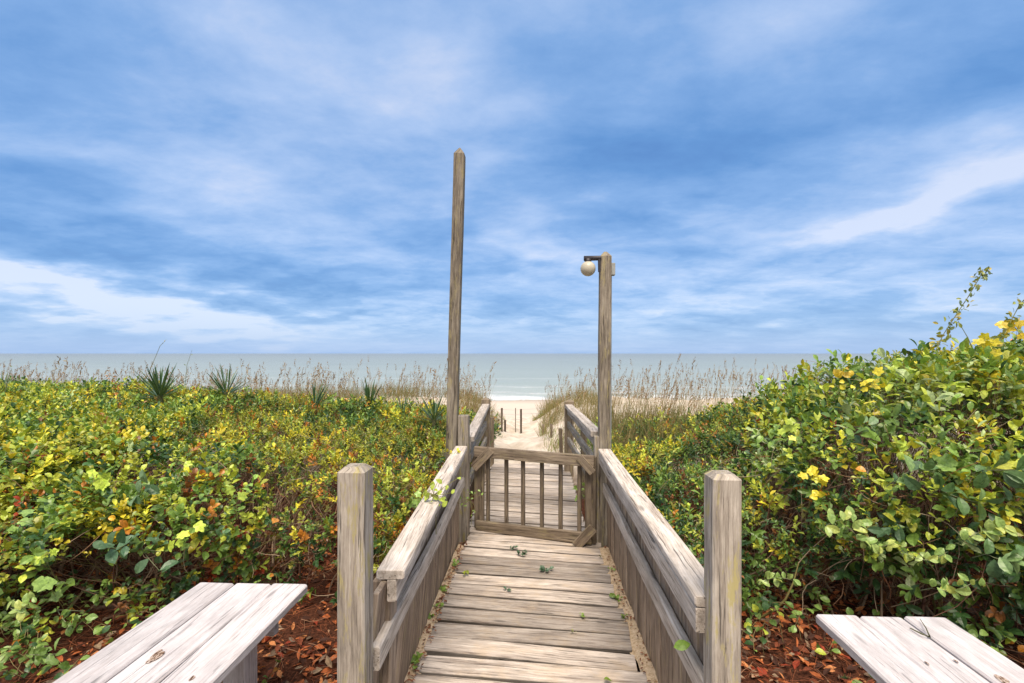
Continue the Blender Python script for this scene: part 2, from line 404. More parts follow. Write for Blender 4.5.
# foam lines near shore: wavy bands
wob=N.m('MULTIPLY',N.m('SUBTRACT',N.noise(N.vm('MULTIPLY',pos,(.09,.03,0)),1,5,.65),.5),16.0)
yy=N.m('ADD',Yw,wob); brk=N.noise(N.vm('MULTIPLY',pos,(.16,1.2,0)),1,6,.7)
foam=0.0
for yc,wd,st,br in ((47.5,2.0,.95,.40),(53.5,1.2,.8,.52),(64,1.1,.6,.56),(84,1.2,.4,.60)):
    g=N.m('EXPONENT',N.m('MULTIPLY',N.m('POWER',N.m('ABSOLUTE',N.m('DIVIDE',N.m('SUBTRACT',yy,yc),wd)),2.0),-1.0))
    g=N.m('MULTIPLY',g,N.rng(brk,br-.08,br+.05,.1,st)); foam=N.m('MAXIMUM',foam,g)
colr=N.mix(foam,colr,(.86,.86,.84))
bmp=N.m('ADD',N.noise(N.vm('MULTIPLY',pos,(.6,1.6,0)),1,5,.6),N.m('MULTIPLY',foam,.5))
finish(N,colr,.35,bmp,1.0,.4,.2)
MSEA=m
xs=np.concatenate([[-60000,-20000,-6000,-2000],np.linspace(-600,600,60),[2000,6000,20000,60000]])
ys=np.concatenate([np.linspace(43,100,60),np.geomspace(105,50000,60)])
def seaz(X,Y):
    a=np.clip(1-(Y-44)/400,0,1)
    return -2.98+.05*a*np.sin(Y*.9+np.sin(X*.05)*2)+.04*a*np.sin(Y*.37+X*.06)
gridmesh('ocean',xs,ys,seaz,MSEA)
# ------------------------------------------------------------------ foliage
def leafmat(name,rough=.36,trans=.22):
    m,N=newmat(name)
    col=N.n('ShaderNodeAttribute',attribute_name='lcol').outputs['Color']
    gen=N.n('ShaderNodeNewGeometry').outputs['Position']
    n=N.noise(gen,90,2)
    c=N.mix(1.0,col,N.ramp(n,[(.3,(.66,.68,.66)),(.7,(1.2,1.18,1.1))]),'MULTIPLY')
    p=N.n('ShaderNodeBsdfPrincipled',{'Base Color':c,'Roughness':rough,'Specular IOR Level':.45})
    t=N.n('ShaderNodeBsdfTranslucent',{'Color':N.mix(1.0,c,(1.25,1.2,.6),'MULTIPLY')})
    mx=N.n('ShaderNodeMixShader',{0:trans,1:p.outputs[0],2:t.outputs[0]})
    o=N.n('ShaderNodeOutputMaterial'); N.t.links.new(mx.outputs[0],o.inputs[0]); return m
M_leaf=leafmat('leaf_surface'); M_dry=leafmat('dry_leaf_surface',.8,.15)
def twigmat():
    m,N=newmat('twig_bark'); col=N.n('ShaderNodeAttribute',attribute_name='lcol').outputs['Color']
    finish(N,col,.85,None,spec=.2); return m
M_twig=twigmat()
# templates: columns = (along, across, normal)
T_HEX=(np.array([[0,0,0],[.28,.36,.10],[.62,.46,.13],[1,0,-.12],[.62,-.46,.13],[.28,-.36,.10],[.30,0,.0],[.64,0,.0]]),
        np.array([[0,6,1,1],[6,7,2,1],[7,3,2,2],[0,5,6,6],[5,4,7,6],[4,3,7,7]]))
_st=[(.13,.20,.03,.0),(.36,.42,.10,.02),(.62,.48,.10,.0),(.84,.32,.02,-.07)]
T_OVAL=(np.array([[0,0,0]]+[[a,w_,z_] for a,w_,z_,m_ in _st]+[[a,0,m_] for a,w_,z_,m_ in _st]+[[a,-w_,z_] for a,w_,z_,m_ in _st]+[[1,0,-.17]]),
        np.array([[0,5,1,1],[5,6,2,1],[6,7,3,2],[7,8,4,3],[8,13,4,4],[0,9,5,5],[9,10,6,5],[10,11,7,6],[11,12,8,7],[12,13,8,8]]))
T_DIA=(np.array([[0,0,0],[.5,.45,.12],[1,0,-.08],[.5,-.45,.12]]), np.array([[0,2,1,1],[0,3,2,2]]))
T_LONG=(np.array([[0,0,0],[.3,.30,.06],[.7,.34,.04],[1,0,-.25],[.7,-.34,.04],[.3,-.30,.06],[.3,0,0],[.7,0,-.04]]),T_HEX[1])
def lobed():
    pts=[(0,0)]; ang=[(-160,.50),(-130,.72),(-112,.74),(-92,.56),(-66,.88),(-52,.86),(-34,.62),(-16,.82),(0,1.0),(16,.82),(34,.62),(52,.86),(66,.88),(92,.56),(112,.74),(130,.72),(160,.50)]
    V=[[.32,0,.0]]
    for a,r in ang:
        th=math.radians(a); V.append([.32+r*.68*math.cos(th),r*.62*math.sin(th),.10*abs(math.sin(th*1.5))*r-.05*r])
    F=[[0,i,i+1,i+1] for i in range(1,len(ang))]+[[0,len(ang),1,1]]
    return np.array(V),np.array(F)
T_LOBE=lobed()
def frames(d,nrm):
    d=d/np.linalg.norm(d,axis=1,keepdims=True)
    s=np.cross(nrm,d); s/=np.linalg.norm(s,axis=1,keepdims=True)+1e-9
    n=np.cross(d,s); return d,s,n
def leafmesh(name,P,D,Nn,L,Wd,C,T,mat,parent=None):
    """P,D,Nn (n,3), L,Wd (n,), C (n,3) template T"""
    tv,tf=T; d,s,n=frames(D,Nn); k=len(tv)
    V=(P[:,None,:]+d[:,None,:]*(tv[None,:,0:1]*L[:,None,None])+s[:,None,:]*(tv[None,:,1:2]*Wd[:,None,None])+n[:,None,:]*(tv[None,:,2:3]*Wd[:,None,None]*1.3)).reshape(-1,3)
    F=(tf[None]+(np.arange(len(P))*k)[:,None,None]).reshape(-1,4)
    tri=F[F[:,2]==F[:,3]][:,:3]; quad=F[F[:,2]!=F[:,3]]
    c=np.repeat(np.concatenate([C,np.ones((len(C),1))],1),k,axis=0)
    fs=[f for f in (quad,tri) if len(f)]
    return link(name,npmesh(name,V,fs,{'lcol':('FLOAT_COLOR',c)}),mat,parent)
def twigmesh(name,A,Bp,ra,rb,C,parent=None,mat=None,bend=.12,segs=4,sides=4):
    """curved thin twigs from A to Bp"""
    n=len(A); ax=Bp-A; L=np.linalg.norm(ax,axis=1,keepdims=True); d=ax/(L+1e-9)
    up=np.where(np.abs(d[:,2:3])>.9,np.array([[1.,0,0]]),np.array([[0,0,1.]]))
    s=np.cross(d,up); s/=np.linalg.norm(s,axis=1,keepdims=True); t=np.cross(s,d)
    ba=(rng.random((n,1))-.5)*2*bend*L; bb=(rng.random((n,1))-.5)*2*bend*L
    ka=(rng.random((n,1))-.5)*bend*L*.7
    V=[]
    for i in range(segs+1):
        f=i/segs; c=A+ax*f+s*ba*math.sin(math.pi*f)+t*bb*math.sin(math.pi*f)+s*ka*math.sin(2*math.pi*f)
        r=(ra*(1-f)+rb*f)[:,None]
        for k in range(sides):
            th=2*math.pi*k/sides; V.append(c+s*math.cos(th)*r+t*math.sin(th)*r)
    V=np.stack(V,1).reshape(-1,3); nv=(segs+1)*sides
    tf=[]
    for i in range(segs):
        for k in range(sides): tf.append((i*sides+k,i*sides+(k+1)%sides,(i+1)*sides+(k+1)%sides,(i+1)*sides+k))
    F=(np.array(tf)[None]+(np.arange(n)*nv)[:,None,None]).reshape(-1,4)
    c=np.repeat(np.concatenate([C,np.ones((n,1))],1),nv,axis=0)
    return link(name,npmesh(name,V,F,{'lcol':('FLOAT_COLOR',c)},True),mat or M_twig,parent)
# palettes (linear base colours, weights)
LIME=(.50,.58,.08); YEL=(.72,.60,.05); YG=(.37,.39,.05); MID=(.13,.22,.045); DK=(.045,.105,.032); BLU=(.09,.17,.085); OR=(.50,.20,.03); RED=(.36,.06,.025); BR=(.20,.085,.03); PALE=(.42,.52,.25); OLV=(.24,.23,.05)
def pal(n,spec):
    cs=np.array([s[0] for s in spec]); ws=np.array([s[1] for s in spec],float); ws/=ws.sum()
    return cs[rng.choice(len(cs),n,p=ws)]
GRN=(.21,.34,.07)
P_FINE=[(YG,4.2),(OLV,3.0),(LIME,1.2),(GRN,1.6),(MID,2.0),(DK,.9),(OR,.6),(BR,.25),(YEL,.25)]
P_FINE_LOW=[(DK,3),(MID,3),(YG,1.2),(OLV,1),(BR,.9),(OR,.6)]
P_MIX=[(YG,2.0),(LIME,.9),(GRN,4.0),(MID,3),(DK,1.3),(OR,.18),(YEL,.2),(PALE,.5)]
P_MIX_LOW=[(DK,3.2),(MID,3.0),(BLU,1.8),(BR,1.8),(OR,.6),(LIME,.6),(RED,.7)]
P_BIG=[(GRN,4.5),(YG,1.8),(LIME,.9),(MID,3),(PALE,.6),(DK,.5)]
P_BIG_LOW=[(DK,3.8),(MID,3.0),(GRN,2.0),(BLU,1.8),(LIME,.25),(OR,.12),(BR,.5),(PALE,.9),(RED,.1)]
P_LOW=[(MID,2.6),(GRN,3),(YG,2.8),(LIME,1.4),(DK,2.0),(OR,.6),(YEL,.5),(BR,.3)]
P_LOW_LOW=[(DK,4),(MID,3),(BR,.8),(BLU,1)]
ACC={'fine':[(YG,2),(LIME,2),(OR,1.6),(YEL,1),(BR,.7)],'mix':[(LIME,4),(YEL,.8),(YG,2.4),(OR,.3)],'big':[(LIME,4),(YEL,1.5),(YG,2)],'low':[(OLV,2),(LIME,2),(OR,1),(YEL,.6)]}
def pal2(p,spec,seed,jit=.20):
    sp_=sorted(spec,key=lambda q:sum(q[0])); cs=np.array([q[0] for q in sp_]); ws=np.cumsum([q[1] for q in sp_])/sum(q[1] for q in sp_)
    v=vnoise(p*4.2+seed,50)*.6+vnoise(p*11+seed,51)*.4
    rk=np.clip(.5+(v-.5)*2.3+rng.normal(0,jit,len(p)),0,.9999)
    return cs[np.minimum(np.searchsorted(ws,rk),len(cs)-1)]
def H_left(x,y):
    h=np.interp(-x,[.7,1.0,2.0,3.5,5.5,9],[.56,.62,.70,.80,.95,1.04])
    h=h+np.interp(y,[2.5,3.2,4.5,6,7.2,9.2],[-.16,-.05,0,.02,-.06,-.55])
    return h
def e_left(x,y):
    yf=np.interp(-x,[.7,1.1,1.9,2.3,2.8,5],[2.35,2.75,2.80,2.55,2.25,2.1])
    return np.minimum(np.minimum(y-yf,-.74-x),9.6-y)
def H_right(x,y):
    h=np.interp(x,[.7,1.4,1.8,2.2,2.6,3.1,4.2],[.44,.55,.86,1.16,1.32,1.40,1.50])
    lo=np.interp(x,[.7,2,4,9],[.22,.44,.80,.95])
    f=np.clip((y-4.1-np.clip(x-2,0,3)*.35)/1.8,0,1); f=f*f*(3-2*f)
    h=h*(1-f)+lo*f
    return h+np.interp(y,[2.3,2.9,3.3,7.5,9.3],[-.22,-.05,0,0,-.5])
def e_right(x,y):
    yf=np.interp(x,[.7,1.2,1.7,2.2,3.0,5],[2.6,2.85,2.75,2.5,2.25,1.9])
    return np.minimum(np.minimum(y-yf,x-.70),9.6-y)
def sfield(P,Hf,Ef,amp):
    x,y,z=P[:,0],P[:,1],P[:,2]
    a=Hf(x,y)-z; b=Ef(x,y)
    zz=np.clip((.35-z)/.5,0,1); b=b-zz*.10          # undercut near the ground
    k=.22; h=np.clip(.5+.5*(b-a)/k,0,1); s=b*(1-h)+a*h-k*h*(1-h)
    n=(vnoise(P*2.3,1)-.5)*.85+(vnoise(P*6.0,2)-.5)*.45+(vnoise(P*14.0,2)-.5)*.15
    return s+(n-.17)*amp
def make_foliage(side,xr,yr,nsamp,cents,specs):
    Hf,Ef=(H_left,e_left) if side<0 else (H_right,e_right)
    amp=.34 if side<0 else .42
    # importance: density falls with distance
    out=[]
    N0=nsamp
    P=np.stack([rng.uniform(*xr,N0),yr[0]+(yr[1]-yr[0])*rng.random(N0)**1.7,rng.uniform(-.05,2.0,N0)],-1)
    # frustum cull with margin
    t=P@np.array(FW); u=512+FPX*(P@np.array(RT))/t
    P=P[(u>-130)&(u<1160)&(t>1.0)]
    s=sfield(P,Hf,Ef,amp)
    keep=(s>-.02)&(rng.random(len(P))<np.exp(-np.clip(s,0,9)/.085))
    lowhole=(P[:,2]<np.where(np.abs(P[:,0])>1.6,.36,.22))&(vnoise(P*3.1,7)>.50)&(rng.random(len(P))<.85)
    keep&=~lowhole
    if side<0:
        hol=(P[:,2]<.68)&(P[:,0]<-1.15)&(P[:,0]>-2.9)&(P[:,1]<3.6)&(vnoise(P*2.9+5,8)>.45)&(rng.random(len(P))<.78); keep&=~hol
    P=P[keep]; s=s[keep]
    e=.03
    G=np.stack([sfield(P+np.eye(3)[i]*e,Hf,Ef,amp)-s for i in range(3)],-1); G=-G/(np.linalg.norm(G,axis=1,keepdims=True)+1e-9)
    cen=np.array(cents); 
    wob=np.stack([vnoise(P*1.7,11)-.5,vnoise(P*1.7,12)-.5],-1)*1.3
    own=np.argmin(((P[:,None,:2]+wob[:,None]-cen[None])**2).sum(-1),axis=1)
    for ci,(c,sp) in enumerate(zip(cents,specs)):
        I=own==ci
        if sp[1]=='big': I&=rng.random(len(own))<.72
        if I.sum()<20: print('few',ci,I.sum()); continue
        p=P[I]; g=G[I]; ss=s[I]; n=len(p)
        lab,kind,topp,lowp=sp[:4]
        gz=terr(c[0],c[1]).item()
        o=empty(sp[4] if len(sp)>4 else 'shrub',(c[0],c[1],gz),lab,'shrub')
        nl={'fine':10,'mix':7,'big':6,'low':8}[kind]
        lsz={'fine':.031,'mix':.042,'big':.058,'low':.040}[kind]
        asp={'fine':.58,'mix':.68,'big':.52,'low':.52}[kind]
        far=np.clip((p[:,1]-3.6)/3.5,0,1.6)
        sd=g*.55+np.array([[0,0,.55]])+rng.normal(0,.45,(n,3)); sd/=np.linalg.norm(sd,axis=1,keepdims=True)
        a=np.cross(sd,rng.normal(0,1,(n,3))); a/=np.linalg.norm(a,axis=1,keepdims=True); b=np.cross(sd,a)
        L=lsz*np.exp(rng.normal(0,.38 if kind in('mix','big') else .26,n))
        L=np.clip(L,lsz*.45,lsz*1.65)*(1+(.35 if kind in('fine','low') else .12)*far)
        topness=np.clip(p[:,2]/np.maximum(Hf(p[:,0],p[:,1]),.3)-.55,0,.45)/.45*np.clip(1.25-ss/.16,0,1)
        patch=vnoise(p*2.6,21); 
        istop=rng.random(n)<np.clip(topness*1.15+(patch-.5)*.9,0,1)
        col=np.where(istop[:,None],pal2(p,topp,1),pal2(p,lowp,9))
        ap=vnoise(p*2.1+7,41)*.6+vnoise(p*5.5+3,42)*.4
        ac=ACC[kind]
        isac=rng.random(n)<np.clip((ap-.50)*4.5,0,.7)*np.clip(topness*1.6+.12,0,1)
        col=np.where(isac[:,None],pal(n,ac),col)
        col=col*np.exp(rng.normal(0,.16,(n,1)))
        # tips more lime
        Ps=[];Ds=[];Ns=[];Ls=[];Cs=[]
        for i in range(nl):
            f=(i+.5)/nl; th=i*2.4+rng.random(n)*.6
            rad=a*np.cos(th)[:,None]+b*np.sin(th)[:,None]
            spread=1.0-.55*f
            dd=rad*spread+sd*(.25+f*.9)+rng.normal(0,.16,(n,3)); dd[:,2]-=.10
            pp=p+sd*(L*2.1*f)[:,None]
            nn=sd*.9+np.array([[0,0,.5]])-rad*.1+rng.normal(0,.22,(n,3))
            Ps.append(pp);Ds.append(dd);Ns.append(nn);Ls.append(L*(1.1-.35*f)*rng.uniform(.75,1.15,n))
            cc=col*rng.uniform(.78,1.2,(n,1)); sw=rng.random(n)<.035
            cc=np.where(sw[:,None],pal(n,lowp if i<nl//2 else topp),cc); Cs.append(cc)
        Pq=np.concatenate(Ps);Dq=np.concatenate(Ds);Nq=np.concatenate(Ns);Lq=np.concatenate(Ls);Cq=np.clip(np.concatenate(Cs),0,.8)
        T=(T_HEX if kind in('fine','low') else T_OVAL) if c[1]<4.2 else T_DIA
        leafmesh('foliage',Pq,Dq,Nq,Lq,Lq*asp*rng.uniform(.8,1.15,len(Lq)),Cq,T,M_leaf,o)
        # branches: from base fans to sampled points, plus stray twigs
        m_=min(n,{'fine':200,'mix':260,'big':420,'low':110}[kind]); J=rng.choice(n,m_,replace=False)
        tips=p[J]; base=np.stack([c[0]+rng.normal(0,.18,m_),c[1]+rng.normal(0,.18,m_),np.full(m_,gz-.03)],-1)
        mid=base+(tips-base)*rng.uniform(.25,.6,(m_,1))+rng.normal(0,.05,(m_,3)); mid[:,2]=np.minimum(mid[:,2],tips[:,2])
        k=40; A=np.concatenate([base[:k],mid]); Bb=np.concatenate([mid[:k],tips])
        ra=np.concatenate([np.full(k,.009),np.full(m_,.0028)]); rb=np.concatenate([np.full(k,.004),np.full(m_,.0012)])
        tcx=pal(len(A),[((.22,.14,.09),3),((.34,.25,.17),2),((.12,.06,.04),3),((.20,.17,.06),1)])
        twigmesh('branches',A,Bb,ra,rb,tcx,o,bend=.16,segs=5)
        # dead loose twigs showing in the hollows near the front
        if c[1]<4:
            q=rng.choice(n,min(n,{'fine':70,'mix':150,'big':110,'low':40}[kind]),replace=False); A=p[q]+rng.normal(0,.03,(len(q),3)); dv=rng.normal(0,1,(len(q),3))*np.array([1,.5,.6]); dv/=np.linalg.norm(dv,axis=1,keepdims=True)
            Bb=A+dv*rng.uniform(.08,.30,(len(q),1))
            twigmesh('dead_twigs',A,Bb,np.full(len(q),.0022),np.full(len(q),.0009),pal(len(q),[((.42,.32,.22),3),((.30,.17,.10),3),((.24,.10,.05),2)]),o,bend=.2,segs=5)['kind']='stuff'
    return
cl=[(-1.05,3.2),(-1.9,3.3),(-2.65,3.1),(-3.5,3.1),(-1.3,4.7),(-2.7,4.6),(-4.2,4.6),(-5.8,5.0),(-1.9,6.8),(-4.0,6.9),(-6.4,7.2),(-9.0,7.6)]
sl=[('fine-leaved olive shrub with orange tips pressed against the left railing','fine',P_FINE,P_FINE_LOW),
    ('fine-leaved olive shrub right behind the far end of the left bench','fine',P_FINE,P_FINE_LOW),
    ('broad-leaved tangled shrub left of centre behind the left bench, red litter under it','mix',P_MIX,P_MIX_LOW),
    ('broad-leaved shrub at the left edge of the photo with dark hollows','mix',P_MIX,P_MIX_LOW),
    ('olive green shrub in front of the foot of the tall bare pole','fine',P_FINE,P_FINE_LOW),
    ('yellowish low shrub in the middle of the left thicket','fine',P_FINE,P_FINE_LOW),
    ('lime green leafy shrub in the second row at the left','mix',P_MIX,P_MIX_LOW),
    ('lime and orange shrub in the second row at the far left edge','mix',P_MIX,P_MIX_LOW),
    ('dark green shrub at the back of the left thicket nearest the pole','low',P_LOW,P_LOW_LOW),
    ('olive shrub at the back of the left thicket below the sea oats','fine',P_FINE,P_FINE_LOW),
    ('bright shrub at the back of the left thicket around the spiky yucca','mix',P_MIX,P_MIX_LOW),
    ('farthest back shrub at the left edge against the sea','mix',P_MIX,P_MIX_LOW)]
make_foliage(-1,(-10.5,-.7),(2.2,9.4),980000,cl,sl)
cr=[(1.0,3.2),(1.15,4.6),(1.65,3.3),(2.2,3.0),(2.9,2.7),(2.5,3.8),(3.6,3.4),(1.6,6.6),(3.4,6.2),(6.0,5.8)]
sr=[('low mid-green shrub against the outside of the right railing','low',P_LOW,P_LOW_LOW),
    ('low bright green shrub behind the lamp pole','low',P_LOW,P_LOW_LOW),
    ('green shrub with orange leaves behind the thick right post','mix',P_BIG,P_BIG_LOW),
    ('large glossy leaved shrub above the far end of the right bench','big',P_BIG,P_BIG_LOW),
    ('largest glossy leaved shrub at the right edge with lime new growth','big',P_BIG,P_BIG_LOW),
    ('yellow topped vine covered shrub at the left shoulder of the right thicket','big',P_BIG,P_BIG_LOW),
    ('tallest shrub at the right edge rising above the horizon','big',P_BIG,P_BIG_LOW),
    ('olive low shrub in the dune grass right of the lamp pole','low',P_LOW,P_LOW_LOW),
    ('green shrub behind the right thicket at the foot of the sea oats','low',P_LOW,P_LOW_LOW),
    ('hidden low shrub far behind the right thicket','low',P_LOW,P_LOW_LOW)]
make_foliage(1,(.68,7.5),(1.8,9.4),620000,cr,sr)
# ------------------------------------------------------------------ leaf litter (mulch)
n=26000
X=np.concatenate([rng.uniform(-5,-.68,n//2),rng.uniform(.64,4.5,n//2)]); Y=.8+rng.random(n)**.9*3.4
P=np.stack([X,Y,terr(X,Y)+rng.uniform(.0,.035,n)],-1)
bare=vnoise(P*np.array([1.9,1.9,0])+3,9)>.60
P=P[~bare|(rng.random(n)<.28)]; n=len(P)
D=rng.normal(0,1,(n,3)); D[:,2]*=.35; Nn=np.array([[0,0,1.]])+rng.normal(0,.45,(n,3))
L=rng.uniform(.022,.075,n)
o=leafmesh('leaf_litter',P,D,Nn,L,L*rng.uniform(.25,.6,n),pal(n,[((.46,.13,.04),5),((.20,.05,.02),3.5),((.60,.24,.09),3),((.06,.02,.01),4),((.34,.24,.16),1.6),((.20,.14,.10),1.5),((.45,.28,.18),.6),((.33,.05,.02),1)]),T_HEX,M_dry)
tag(o,'reddish brown dry leaf litter covering the ground beside the benches','leaf litter',None,'stuff')
n=7000
X=np.concatenate([rng.uniform(-4,-.7,n//2),rng.uniform(.66,3.5,n//2)]); Y=.9+rng.random(n)*2.8
A=np.stack([X,Y,terr(X,Y)+rng.uniform(.01,.05,n)],-1); th=rng.random(n)*6.28; ln=rng.uniform(.05,.16,n)
Bp=A+np.stack([np.cos(th)*ln,np.sin(th)*ln,rng.uniform(-.02,.03,n)],-1)
o=twigmesh('pine_straw',A,Bp,np.full(n,.0014),np.full(n,.0008),pal(n,[((.30,.10,.045),4),((.15,.05,.025),3),((.40,.22,.13),1)]),None,M_twig,.1,3,3)
tag(o,'rusty pine straw and thin fallen twigs on the ground','pine straw',None,'stuff')
# ------------------------------------------------------------------ sea oats and dune grass
def oats(xr,yr,n,skip,name,label,tall=1.0):
    X=rng.uniform(*xr,n*3); Y=rng.uniform(*yr,n*3)
    t=X*FW.x+Y*FW.y; u=512+FPX*(X*RT.x+Y*RT.y)/t
    ok=(u>-40)&(u<1064)&skip(X,Y,u)&(vnoise(np.stack([X*.7,Y*.7,X*0],-1),31)>.30)&(rng.random(len(X))<.15+1.3*vnoise(np.stack([X*1.6,Y*1.6,X*0],-1),35)**2)
    X=X[ok][:n];Y=Y[ok][:n]; n=len(X)
    z=terr(X,Y); A=np.stack([X,Y,z-.05],-1)
    hgt=rng.triangular(.35,.8,1.45,n)*tall; lean=rng.normal(0,.16,(n,2))+np.array([[.09,0]])
    Bp=A+np.stack([lean[:,0]*hgt,lean[:,1]*hgt,hgt],-1)
    return A,Bp,hgt,n
def oat_object(name,label,sets):
    As=[];Bs=[];Hs=[]
    for s in sets:
        A,Bp,h,n=oats(*s[:4],name,label,s[4]); As.append(A);Bs.append(Bp);Hs.append(h)
    A=np.concatenate(As);Bp=np.concatenate(Bs);n=len(A)
    root=empty(name,(float(A[:,0].mean()),float(A[:,1].mean()),float(A[:,2].mean())),label,'grass')
    root['kind']='stuff'
    o=twigmesh('stalks',A,Bp,np.full(n,.0034),np.full(n,.0018),pal(n,[((.30,.23,.12),3),((.20,.14,.075),2),((.36,.30,.17),1)]),root,M_twig,.05,4,3)
    # seed heads: 7 drooping spikelets each
    k=8; P=[];D=[];L=[]
    ax=(Bp-A)/np.linalg.norm(Bp-A,axis=1,keepdims=True); droop=np.stack([rng.choice([-1,1],n,p=[.35,.65])*rng.uniform(.1,.8,n),rng.normal(0,.3,n),rng.uniform(-.4,.2,n)],-1)
    for i in range(k):
        f=i/k; P.append(Bp-ax*(.26*(1-f)*1.0)+droop*.05*f+rng.normal(0,.006,(n,3))); D.append(ax*.7+droop*.7+rng.normal(0,.25,(n,3))); L.append(rng.uniform(.05,.085,n))
    P=np.concatenate(P);D=np.concatenate(D);L=np.concatenate(L)
    leafmesh('seed_heads',P,D,rng.normal(0,1,P.shape),L,L*.36,pal(len(P),[((.30,.20,.115),3),((.20,.13,.075),2.5),((.38,.29,.17),1)]),T_DIA,M_dry,root)
    return root
def blades(xr,yr,n,skip,hr,cols,name,label,wd=.008):
    X=rng.uniform(*xr,n*3); Y=rng.uniform(*yr,n*3); t=X*FW.x+Y*FW.y; u=512+FPX*(X*RT.x+Y*RT.y)/t
    ok=(u>-40)&(u<1064)&skip(X,Y,u)&(rng.random(len(X))<np.clip((vnoise(np.stack([X*1.3,Y*1.3,X*0],-1),33)-.25)*3,0,1)); X=X[ok][:n];Y=Y[ok][:n];n=len(X)
    P=np.stack([X,Y,terr(X,Y)-.02],-1); D=np.stack([rng.normal(.1,.35,n),rng.normal(0,.3,n),np.ones(n)],-1)
    L=rng.uniform(*hr,n)
    o=leafmesh(name,P,D,rng.normal(0,1,(n,3))*np.array([1,1,.2]),L,np.full(n,wd)*rng.uniform(.8,1.6,n),pal(n,cols),T_LONG,M_dry)
    tag(o,label,'grass',None,'stuff'); return o
def path_x(Y): return -.25-.035*(Y-6)
notp=lambda X,Y,u: (np.abs(X-path_x(Y))>np.interp(Y,[6,10,20,40],[.85,.8,1.05,2]))&~((u>489)&(u<533))
left=lambda X,Y,u: notp(X,Y,u)&(X<path_x(Y))
right=lambda X,Y,u: notp(X,Y,u)&(X>path_x(Y))
GC=[((.26,.20,.075),3),((.19,.14,.055),3),((.17,.18,.05),2.4),((.34,.27,.13),1.2),((.11,.13,.035),1.4)]
oat_object('sea_oats','tan sea oats with drooping seed heads along the dune left of the path',[((-26,-1),(10,21),1500,left,1.12),((-14,-1.4),(9,13),90,left,1.25)])
oat_object('sea_oats','tan sea oats with drooping seed heads along the dune right of the path',[((0,15),(10,21),900,right,1.12),((1,10),(9,12),80,right,1.2)])
blades((-28,-1),(8.6,24),26000,left,(.3,.75),GC,'dune_grass','thin yellow dune grass behind the left thicket')
blades((-.3,19),(6.3,22),9000,right,(.2,.5),GC,'dune_grass','dense straw coloured dune grass behind the lamp pole')
blades((.7,3.2),(5.0,9.5),3500,right,(.3,.75),GC,'dune_grass','straw and green grass blades among the low shrubs right of the lamp pole',.007)
blades((.15,1.9),(11.5,20),1500,lambda X,Y,u:(u>533)&(u<620),(.3,.8),[((.24,.19,.07),3),((.16,.155,.05),2.4),((.34,.27,.12),2)],'dune_grass_clump','dark olive clump of tall grass at the right of the path end',.009)
blades((-3.2,-1.2),(11.5,19),1200,lambda X,Y,u:(u>455)&(u<488),(.25,.6),[((.24,.19,.07),3),((.32,.26,.12),2)],'dune_grass_clump','straw coloured tall grass clump at the left of the path end',.009)
blades((-1.9,1.1),(6.6,19),4200,lambda X,Y,u:(np.abs(X-path_x(Y))>.42+.25*vnoise(np.stack([X,Y*1.2,X*0],-1),3))&(np.abs(X-path_x(Y))<1.3),(.10,.32),GC+[((.25,.30,.08),4)],'path_edge_grass','short sparse green grass along the edges of the sand path')
# ------------------------------------------------------------------ yucca plants
def yucca(px,py,t,label,size=.42,n=46,kind='yucca'):
    p=at(px,py,t); gz=terr(p.x,p.y).item()
    o=empty(kind,(p.x,p.y,gz),label,'plant')
    th=rng.random(n)*6.28; el=rng.uniform(.1,1.45,n)
    D=np.stack([np.cos(th)*np.cos(el),np.sin(th)*np.cos(el),np.sin(el)],-1)
    P=np.tile(np.array(p),(n,1))+rng.normal(0,.012,(n,3)); L=size*rng.uniform(.75,1.1,n)
    leafmesh('leaves',P,D,np.cross(D,np.cross(D,[0,0,1.]))*-1+rng.normal(0,.1,(n,3)),L,np.full(n,.030)*size/.42,pal(n,[((.08,.15,.07),3),((.055,.11,.05),3),((.14,.21,.09),1.5)])*1.0,T_LONG,M_leaf,o)
    tube([(p.x,p.y,gz-.05),(p.x+.01,p.y,(gz+p.z)/2),(p.x,p.y,p.z+.04)],[.035,.03,.028],'trunk',M_bark,o,7)
M_bark=flat('brown_bark',(.10,.10,.045),.9,0,30,.3)
yucca(160,398,6.0,'largest spiky green yucca rising above the left thicket against the sea',.46,64)
yucca(226,395,6.2,'spiky yucca just right of the largest one at the left',.40,46)
yucca(315,407,6.3,'small spiky yucca in the middle of the left thicket edge',.38,40)
yucca(369,410,6.3,'spiky dark yucca second from the tall bare pole',.42,42)
yucca(434,421,5.6,'spiky dark yucca nearest the tall bare pole',.36,44)
yucca(403,415,6.6,'half hidden spiky yucca between two others near the pole',.32,30)
yucca(3,392,6.2,'spiky plant at the extreme left edge of the photo',.28,26)
